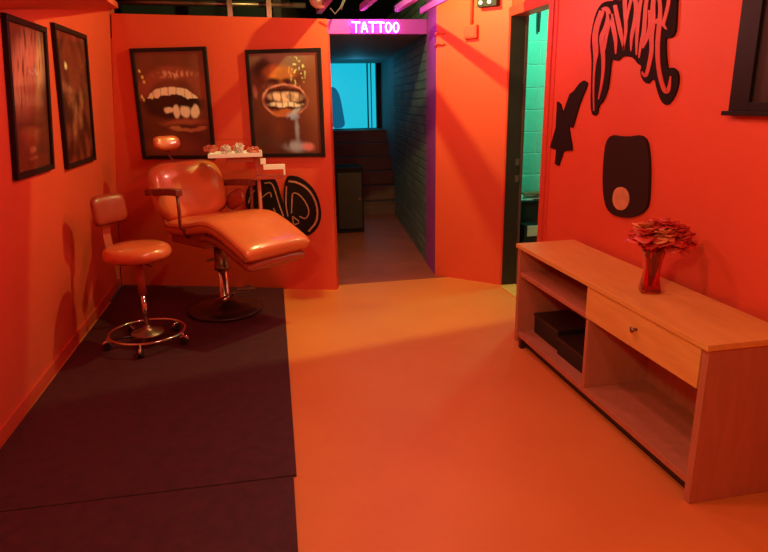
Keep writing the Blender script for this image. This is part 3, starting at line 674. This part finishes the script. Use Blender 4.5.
# backrest
rec = radians(17)
by = (V((0, 0, cos(rec))) - FW*sin(rec)).normalized(); bn = (FW*cos(rec)+V((0, 0, sin(rec)))).normalized()
bcn = CH(-0.30, -0.03, 0.895)
bm = nb(); pillow(bm, bcn+bn*0.0, WD, by, bn, 0.62, 0.43, 0.14, 18, 0.03, 4.0); obj('backrest', bm, 'vinyl', t, smooth=True)
bm = nb(); pillow(bm, bcn-bn*0.045, WD, by, bn, 0.54, 0.38, 0.05, 12, 0.03, 6.0); obj('back_shell', bm, 'maroon_plastic', t, smooth=True)
bm = nb(); pillow(bm, CH(-0.13, 0.265, 0.80), (FW*0.90+V((0, 0, 0.43))).normalized(), (V((0, 0, 1))*0.90-FW*0.43).normalized(), WD, 0.24, 0.13, 0.035, 8, 0, 3.0)
obj('side_wing', bm, 'vinyl_dark', t, smooth=True)
# headrest
hc = CH(-0.55, -0.01, 1.22)
bm = nb(); pillow(bm, hc, WD, by, bn, 0.225, 0.115, 0.075, 12, 0.02, 3.0); obj('headrest', bm, 'vinyl', t, smooth=True)
bm = nb()
tube(bm, [CH(-0.38, 0.0, 1.02), CH(-0.53, 0.0, 1.12), CH(-0.58, 0.0, 1.20)], 0.008, 8)
obj('headrest_rod', bm, 'dull_metal', t, smooth=True)
for s_ in (-1, 1):
    w = s_*0.31
    bm = nb(); pl = smooth_line([(-0.36, 0.905), (-0.20, 0.92), (-0.03, 0.932), (0.03, 0.93)], 1)
    for (A, B) in zip(pl, pl[1:]):
        box(bm, (A[0], w-0.028, -0.023), (B[0]+0.004, w+0.028, 0.023), lambda f, ww, z, A=A, B=B: CH(f, ww, z + (A[1] if abs(f-A[0]) < 1e-6 else B[1])))
    obj('armrest', bm, 'maroon_plastic', t, bevel=0.008, seg=3)
    bm = nb(); tube(bm, [CH(0.01, w, 0.915), CH(0.01, w, 0.80), CH(0.0, w*0.99, 0.70), CH(-0.01, w*0.80, 0.61)], 0.012, 10); obj('arm_post', bm, 'maroon_plastic', t, smooth=True)
    bm = nb(); tube(bm, [CH(-0.345, w*0.96, 0.925), CH(-0.28, w*0.94, 0.80), CH(-0.22, w*0.86, 0.66), CH(-0.20, w*0.80, 0.61)], 0.010, 8); obj('arm_bracket', bm, 'painted_steel', t, smooth=True)

# ================================================================== INSTRUMENT TRAY STAND (behind the chair)
def at_y(px, py, y):
    d = ray(px, py); k_ = y/d.y; return V((d.x*k_, y, H+d.z*k_))
base = CH(0.075, 0.335, 0.60); ty = base.y
a1 = at_y(263, 163, ty); a2 = at_y(284, 166, ty); a3 = at_y(285, 173, ty); tl0 = at_y(210, 154, ty); tl1 = at_y(261, 151, ty)
tz = (tl0.z+tl1.z)/2-0.008
bm = nb(); tube(bm, [CH(0.075, 0.24, 0.60), CH(0.075, 0.30, 0.60), CH(0.075, 0.335, 0.63), V((base.x, base.y, 0.97))], 0.014, 12); obj('tray_post', bm, 'painted_steel', t, smooth=True)
bm = nb(); box(bm, (base.x-0.022, ty-0.022, 0.955), (a2.x-0.01, ty+0.022, 0.985)); box(bm, (base.x-0.02, ty-0.02, 0.9855), (base.x+0.03, ty+0.02, tz-0.016)); obj('tray_arm', bm, 'painted_steel', t, bevel=0.004)
bm = nb(); box(bm, (a1.x, ty-0.05, a2.z-0.018), (a2.x+0.005, ty-0.023, a2.z+0.018)); box(bm, (a2.x-0.008, ty-0.05, a3.z-0.01), (a2.x+0.005, ty-0.023, a2.z-0.0185)); box(bm, (a1.x-0.02, ty-0.045, a1.z-0.005), (a1.x+0.02, ty-0.0225, a1.z+0.035)); c_ = obj('tray_clamp', bm, 'white_metal', t, bevel=0.002); c_['label'] = 'white clamp'
bm = nb(); box(bm, (tl0.x, ty-0.14, tz-0.014), (tl1.x, ty+0.12, tz-0.008))
for bx in (((tl0.x, ty-0.146), (tl1.x, ty-0.1401)), ((tl0.x, ty+0.1201), (tl1.x, ty+0.126)), ((tl0.x-0.006, ty-0.146), (tl0.x-0.0001, ty+0.126)), ((tl1.x+0.0001, ty-0.146), (tl1.x+0.006, ty+0.126))):
    box(bm, (*bx[0], tz-0.016), (*bx[1], tz+0.012))
c_ = obj('tray', bm, 'white_metal', t, bevel=0.001); c_['label'] = 'white instrument tray'
bm = nb(); box(bm, (tl0.x+0.11, ty-0.06, tz-0.06), (tl0.x+0.30, ty+0.06, tz-0.0165)); obj('tray_mount', bm, 'painted_steel', t, bevel=0.004)
def lump(name, c, rx, ry, rz, m, lb, seed):
    bm = nb(); bmesh.ops.create_icosphere(bm, subdivisions=4, radius=1)
    for v in bm.verts:
        n1 = mn.noise(v.co*2.2+V((seed*7.1, 0, 0)))*0.45 + mn.noise(v.co*6+V((0, seed*3.3, 0)))*0.42+abs(mn.noise(v.co*11+V((0, 0, seed))))*0.35
        v.co = V((v.co.x*rx, v.co.y*ry, v.co.z*rz))*(0.78+0.78*n1)
    mz = min(v.co.z for v in bm.verts)
    bmesh.ops.translate(bm, verts=bm.verts, vec=V(c)+V((0, 0, -mz)))
    tag(obj(name, bm, m), lb, 'wrapper')
zt = tz-0.0075
lump('crumpled_wrapper', (tl0.x+0.01, ty-0.05, zt+0.02), 0.055, 0.045, 0.030, 'plastic_red', 'crumpled red wrapper at the left end of the white tray', 1)
lump('crumpled_wrapper', (tl0.x+0.115, ty-0.02, zt), 0.038, 0.045, 0.038, 'plastic_clear', 'crumpled pale wrapper left of the middle of the white tray', 2)
lump('crumpled_wrapper', (tl0.x+0.205, ty-0.03, zt), 0.040, 0.04, 0.042, 'plastic_clear', 'tallest crumpled pale wrapper, at the middle of the white tray', 3)
lump('crumpled_wrapper', (tl0.x+0.31, ty-0.04, zt), 0.050, 0.035, 0.030, 'plastic_red', 'flat pinkish crumpled wrapper at the right end of the white tray', 4)

# ================================================================== NEON SIGN
sgn = [HD(0, 0, 0)]
def on_header(px, py):
    A = HD(0, 0, 0); N = (HD(0, 0, 1)-A); U = (HD(1, 0, 0)-A); d = ray(px, py); t_ = (A-V((0, 0, H))).dot(N)/d.dot(N); p = V((0, 0, H))+d*t_
    return ((p-A).dot(U), p.z)
t = thing('neon_sign', 'glowing white and pink neon sign reading TATTOO on the beam above the hall opening', 'neon sign', HD(on_header(374, 34)[0], on_header(374, 34)[1], 0))
bm = nb(); s0 = on_header(350, 27)[0]; s1 = on_header(398, 27)[0]; zc = on_header(374, 27)[1]; hh = 0.037; za = on_header(350, 27.5)[1]; zb = on_header(398, 27.5)[1]; ZL = lambda q_: za+(zb-za)*(q_-s0)/(s1-s0)
prism(bm, [(s0, za-0.012), (s1, zb-0.012), (s1, zb+0.012), (s0, za+0.012)], HD, 0.001, 0.006); obj('backing', bm, 'neon_lit_paint', t)
cw = (s1-s0)/6.0
def glyph(ch):
    if ch == 'T': return [[(-.48, .5), (.48, .46)], [(0, .48), (.02, 0), (.0, -.52)]]
    if ch == 'A': return [[(-.36, -.5), (-.05, .48), (.05, .48), (.38, -.5)], [(-.2, -.16), (.22, -.16)]]
    return [[(0, .5), (-.26, .34), (-.36, 0), (-.24, -.36), (.02, -.55), (.26, -.34), (.36, 0), (.26, .34), (0, .5)]]
for i, ch in enumerate('TATTOO'):
    bm = nb(); cc = s0 + cw*(i+0.5)
    for st in glyph(ch):
        closed = st[0] == st[-1]
        if closed: st = st[:-1]
        pts = [HD(cc+x*cw*0.98, ZL(cc+x*cw)+y_*hh*2, 0.020) for x, y_ in st]
        if closed: pts = [HD(cc+x*cw*1.0, ZL(cc+x*cw)+y_*hh*2, 0.020) for x, y_ in smooth_poly(st, 2)]
        tube(bm, pts, 0.0062, 8, closed=closed)
    obj('letter', bm, 'neon', t, smooth=True)

# ================================================================== OVERHEAD THINGS
def jst(px0, py0, z, y_end, w, lb):
    d = ray(px0, py0); k_ = (z-H)/d.z; p = V((d.x*k_, d.y*k_, z))
    bm = nb(); box(bm, (p.x-w/2, y_end, z), (p.x+w/2, p.y, z+0.045)); tag(obj('ceiling_batten', bm, 'neon_lit_paint', bevel=0.003), lb, 'batten', 'battens over the hall opening')
jst(362, 11, 2.15, 4.36, 0.036, 'pale overhead batten left of the neon sign centre')
jst(397, 12, 2.15, 4.36, 0.036, 'pale overhead batten just right of the neon sign')
jst(421, 14, 2.15, 4.36, 0.020, 'thin pale overhead batten beside the pale post')
jst(319, 14, 2.15, 4.36, 0.045, 'pale overhead batten above the end of the back partition')
for px, lb in ((230, 'upright wooden stud behind the partition, left one'), (269, 'upright wooden stud behind the partition, right one')):
    p = at_y(px, 10, 5.6); bm = nb(); box(bm, (p.x-0.02, 5.58, 0), (p.x+0.02, 5.62, 2.62)); tag(obj('wall_stud', bm, 'dull_metal'), lb, 'stud', 'studs behind the back partition')
p = at_y(205, 3, 5.7); bm = nb(); tube(bm, [(-1.1, 5.7, p.z+0.0), (0.5, 5.7, p.z-0.01)], 0.022, 10); tag(obj('overhead_pipe', bm, 'dull_metal', smooth=True), 'dull horizontal pipe running above and behind the back partition', 'pipe')
p = at_y(319, -3, 4.75); t = thing('hanging_lamp', 'round peach fabric lamp hanging above the end of the back partition', 'lamp', p-V((0, 0, 0.075)))
bm = nb(); lathe(bm, p, [(0, -0.075), (0.03, -0.072), (0.06, -0.05), (0.078, 0), (0.065, 0.045), (0.03, 0.07), (0, 0.072)], 28); obj('shade', bm, 'peach_cloth', t, smooth=True)
bm = nb(); tube(bm, [p+V((0, 0, 0.07)), V((p.x, p.y, 2.619))], 0.004, 6); obj('cord', bm, 'cable', t)
for (pts, lb) in (([(330, 8), (335, 14), (340, 8), (345, -4)], 'dark cable loop hanging beside the peach lamp'), ([(341, 10), (343, 4), (348, -6)], 'short dark cable right of the looped cable')):
    bm = nb(); P3 = smooth_line([tuple(at_y(a, c, 4.8)) for a, c in pts], 0); P3 = [V(q_) for q_ in P3]; P3.append(V((P3[-1].x+0.02, 4.8, 2.619)))
    tube(bm, P3, 0.005, 6); tag(obj('hanging_cable', bm, 'cable', smooth=True), lb, 'cable')
# junction box with conduit on the corner wall
def on_corner(px, py):
    d = ray(px, py); t_ = (PA-V((0, 0, H))).dot(PN)/d.dot(PN); p = V((0, 0, H))+d*t_
    return ((p-PA).dot(PU), p.z)
s, z = on_corner(472, 32)
t = thing('junction_box', 'orange painted junction box with conduit on the corner wall by the door', 'electrical box', CW(s, z-0.05, 0))
bm = nb(); prism(bm, [(s-0.055, z-0.05), (s+0.055, z-0.05), (s+0.055, z+0.05), (s-0.055, z+0.05)], CW, 0, 0.04); obj('box', bm, 'orange_wall', t, bevel=0.006)
bm = nb(); prism(bm, [(s-0.045, z-0.04), (s+0.045, z-0.04), (s+0.045, z+0.04), (s-0.045, z+0.04)], CW, 0.0401, 0.046); obj('cover', bm, 'orange_trim', t, bevel=0.003)
bm = nb(); tube(bm, [CW(s, z+0.05, 0.014), CW(s, 2.61, 0.014)], 0.011, 10); obj('conduit', bm, 'orange_wall', t, smooth=True)
s, z = on_corner(488, 3)
t = thing('twin_lamp', 'small black twin lamp fitting high on the corner wall', 'lamp', CW(s, z-0.03, 0))
bm = nb(); prism(bm, [(s-0.062, z-0.032), (s+0.095, z-0.032), (s+0.095, z+0.06), (s-0.062, z+0.06)], CW, 0.0, 0.06); obj('housing', bm, 'black_plain', t, bevel=0.005)
for dx in (-0.03, 0.04):
    bm = nb(); tube(bm, [CW(s+dx, z-0.002, 0.0601), CW(s+dx, z-0.002, 0.075)], 0.014, 14); obj('bulb', bm, 'lamp_white', t, smooth=True)
for py, lb in ((35, 'upper orange cable clip at the edge of the corner wall'), (46, 'lower orange cable clip at the edge of the corner wall')):
    s, z = on_corner(440, py); bm = nb()
    tube(bm, [CW(s-0.035, z-0.01, 0.006), CW(s-0.03, z+0.012, 0.02), CW(s, z+0.018, 0.022), CW(s+0.03, z+0.012, 0.02), CW(s+0.05, z+0.01, 0.006)], 0.008, 8)
    tag(obj('cable_clip', bm, 'orange_trim', smooth=True), lb, 'clip', 'cable clips on the corner wall')

# ================================================================== THROUGH THE DOOR
t = thing('black_cabinet', 'black cabinet seen through the doorway in front of the green block wall', 'cabinet', (2.62, 5.2, 0))
bm = nb(); box(bm, (2.12, 5.05, 0.0), (3.1, 5.5, 0.60)); obj('body', bm, 'black_plain', t, bevel=0.006)
bm = nb(); box(bm, (2.10, 5.02, 0.6005), (3.12, 5.52, 0.635)); obj('top', bm, 'black_frame', t, bevel=0.004)
bm = nb()
for i in range(5):
    x = 2.20+0.11*i; prism(bm, [(x, 5.06+0.03*(i % 2)), (x+0.16, 5.05), (x+0.18, 5.30), (x+0.02, 5.33)], lambda a, c, d: V((a, c, d)), 0.636+0.006*i, 0.641+0.006*i)
tag(obj('papers', bm, 'paper'), 'loose pale papers lying on the black cabinet beyond the door', 'papers')
bm = nb(); prism(bm, [(2.28, 5.10), (2.50, 5.06), (2.53, 5.18), (2.36, 5.24)], lambda a, c, d: V((a, c, d)), 0.672, 0.690)
tag(obj('folded_cloth', bm, 'rust_paper', bevel=0.004), 'rust-coloured folded cloth on the loose papers beyond the door', 'cloth')
p = at_y(530, 229, 4.95); bm = nb(); box(bm, (p.x-0.075, 4.90, 0.0), (p.x+0.07, 5.02, p.z+0.045)); 
t = thing('carton', 'small pale carton standing before the black cabinet beyond the door', 'carton', (p.x, 4.95, 0))
obj('body', bm, 'black_plain', t)
bm = nb(); box(bm, (p.x-0.05, 4.885, p.z-0.05), (p.x+0.055, 4.8995, p.z+0.04)); obj('pale_front', bm, 'paper', t)
p = at_y(540, 20, 5.55); bm = nb(); tube(bm, [V((p.x, 5.57, 2.3)), V((p.x, 5.57, p.z-0.10))], [0.018, 0.012], 8); tag(obj('wall_hook', bm, 'dark_metal'), 'dark pointed rod hanging high on the green block wall', 'hook')
for z_, lb in ((0.99, 'upper small metal latch plate on the black door lining'), (0.86, 'lower small metal latch plate on the black door lining')):
    bm = nb(); box(bm, (2.00, 4.634, z_), (2.03, 4.6399, z_+0.05)); tag(obj('latch_plate', bm, 'dull_metal'), lb, 'latch')

# ================================================================== LIGHTS
def point(name, loc, power, col, r=0.05):
    l = bpy.data.lights.new(name, 'POINT'); l.energy = power; l.color = col; l.shadow_soft_size = r
    o = bpy.data.objects.new(name, l); C.objects.link(o); o.location = loc; return o
RED = (1.0, 0.33, 0.25); YEL = (1.0, 0.92, 0.40)
point('lamp_main', (0.65, 2.0, 2.12), 34, RED, 0.07)
point('fill_middle', (0.25, 3.1, 2.12), 30, RED, 0.08)  # fill light added to brighten the left and back walls
point('lamp_corner', (1.15, 4.15, 2.10), 30, RED, 0.04)
point('fill_near', (-0.35, 0.5, 2.12), 56, YEL, 0.10)  # fill light added near the camera to lift the back walls
# lamp over the far floor, its light cut off by an added, unseen blocker board
point('lamp_far', (0.95, 4.30, 2.55), 84, (0.85, 1.08, 0.30), 0.012)
bm = nb(); se = lambda x: 4.216+0.228*(x-0.95)
prism(bm, [(-0.9, se(-0.9)-2.2), (1.92, se(1.92)-2.2), (1.92, se(1.92)), (-0.9, se(-0.9))], lambda a, c, d: V((a, c, d)), 2.20, 2.22); struct('light_blocker', bm, 'black_ceiling')
point('lamp_green', (2.55, 4.75, 2.35), 42, (0.16, 1.0, 0.62), 0.05)
point('fill_stairs', (1.45, 8.9, 1.85), 1.6, (0.08, 0.62, 1.0), 0.06)  # extra blue light added to strengthen the window's glow in the stairwell

w = bpy.data.worlds.new('world'); bpy.context.scene.world = w; w.use_nodes = True
w.node_tree.nodes['Background'].inputs['Color'].default_value = (0.02, 0.008, 0.008, 1); w.node_tree.nodes['Background'].inputs['Strength'].default_value = 0.5
sc = bpy.context.scene
sc.view_settings.view_transform = 'Standard'; sc.view_settings.look = 'None'; sc.view_settings.gamma = 1; sc.view_settings.use_curve_mapping = False
sc.view_settings.exposure = -0.05
sc.cycles.use_denoising = True
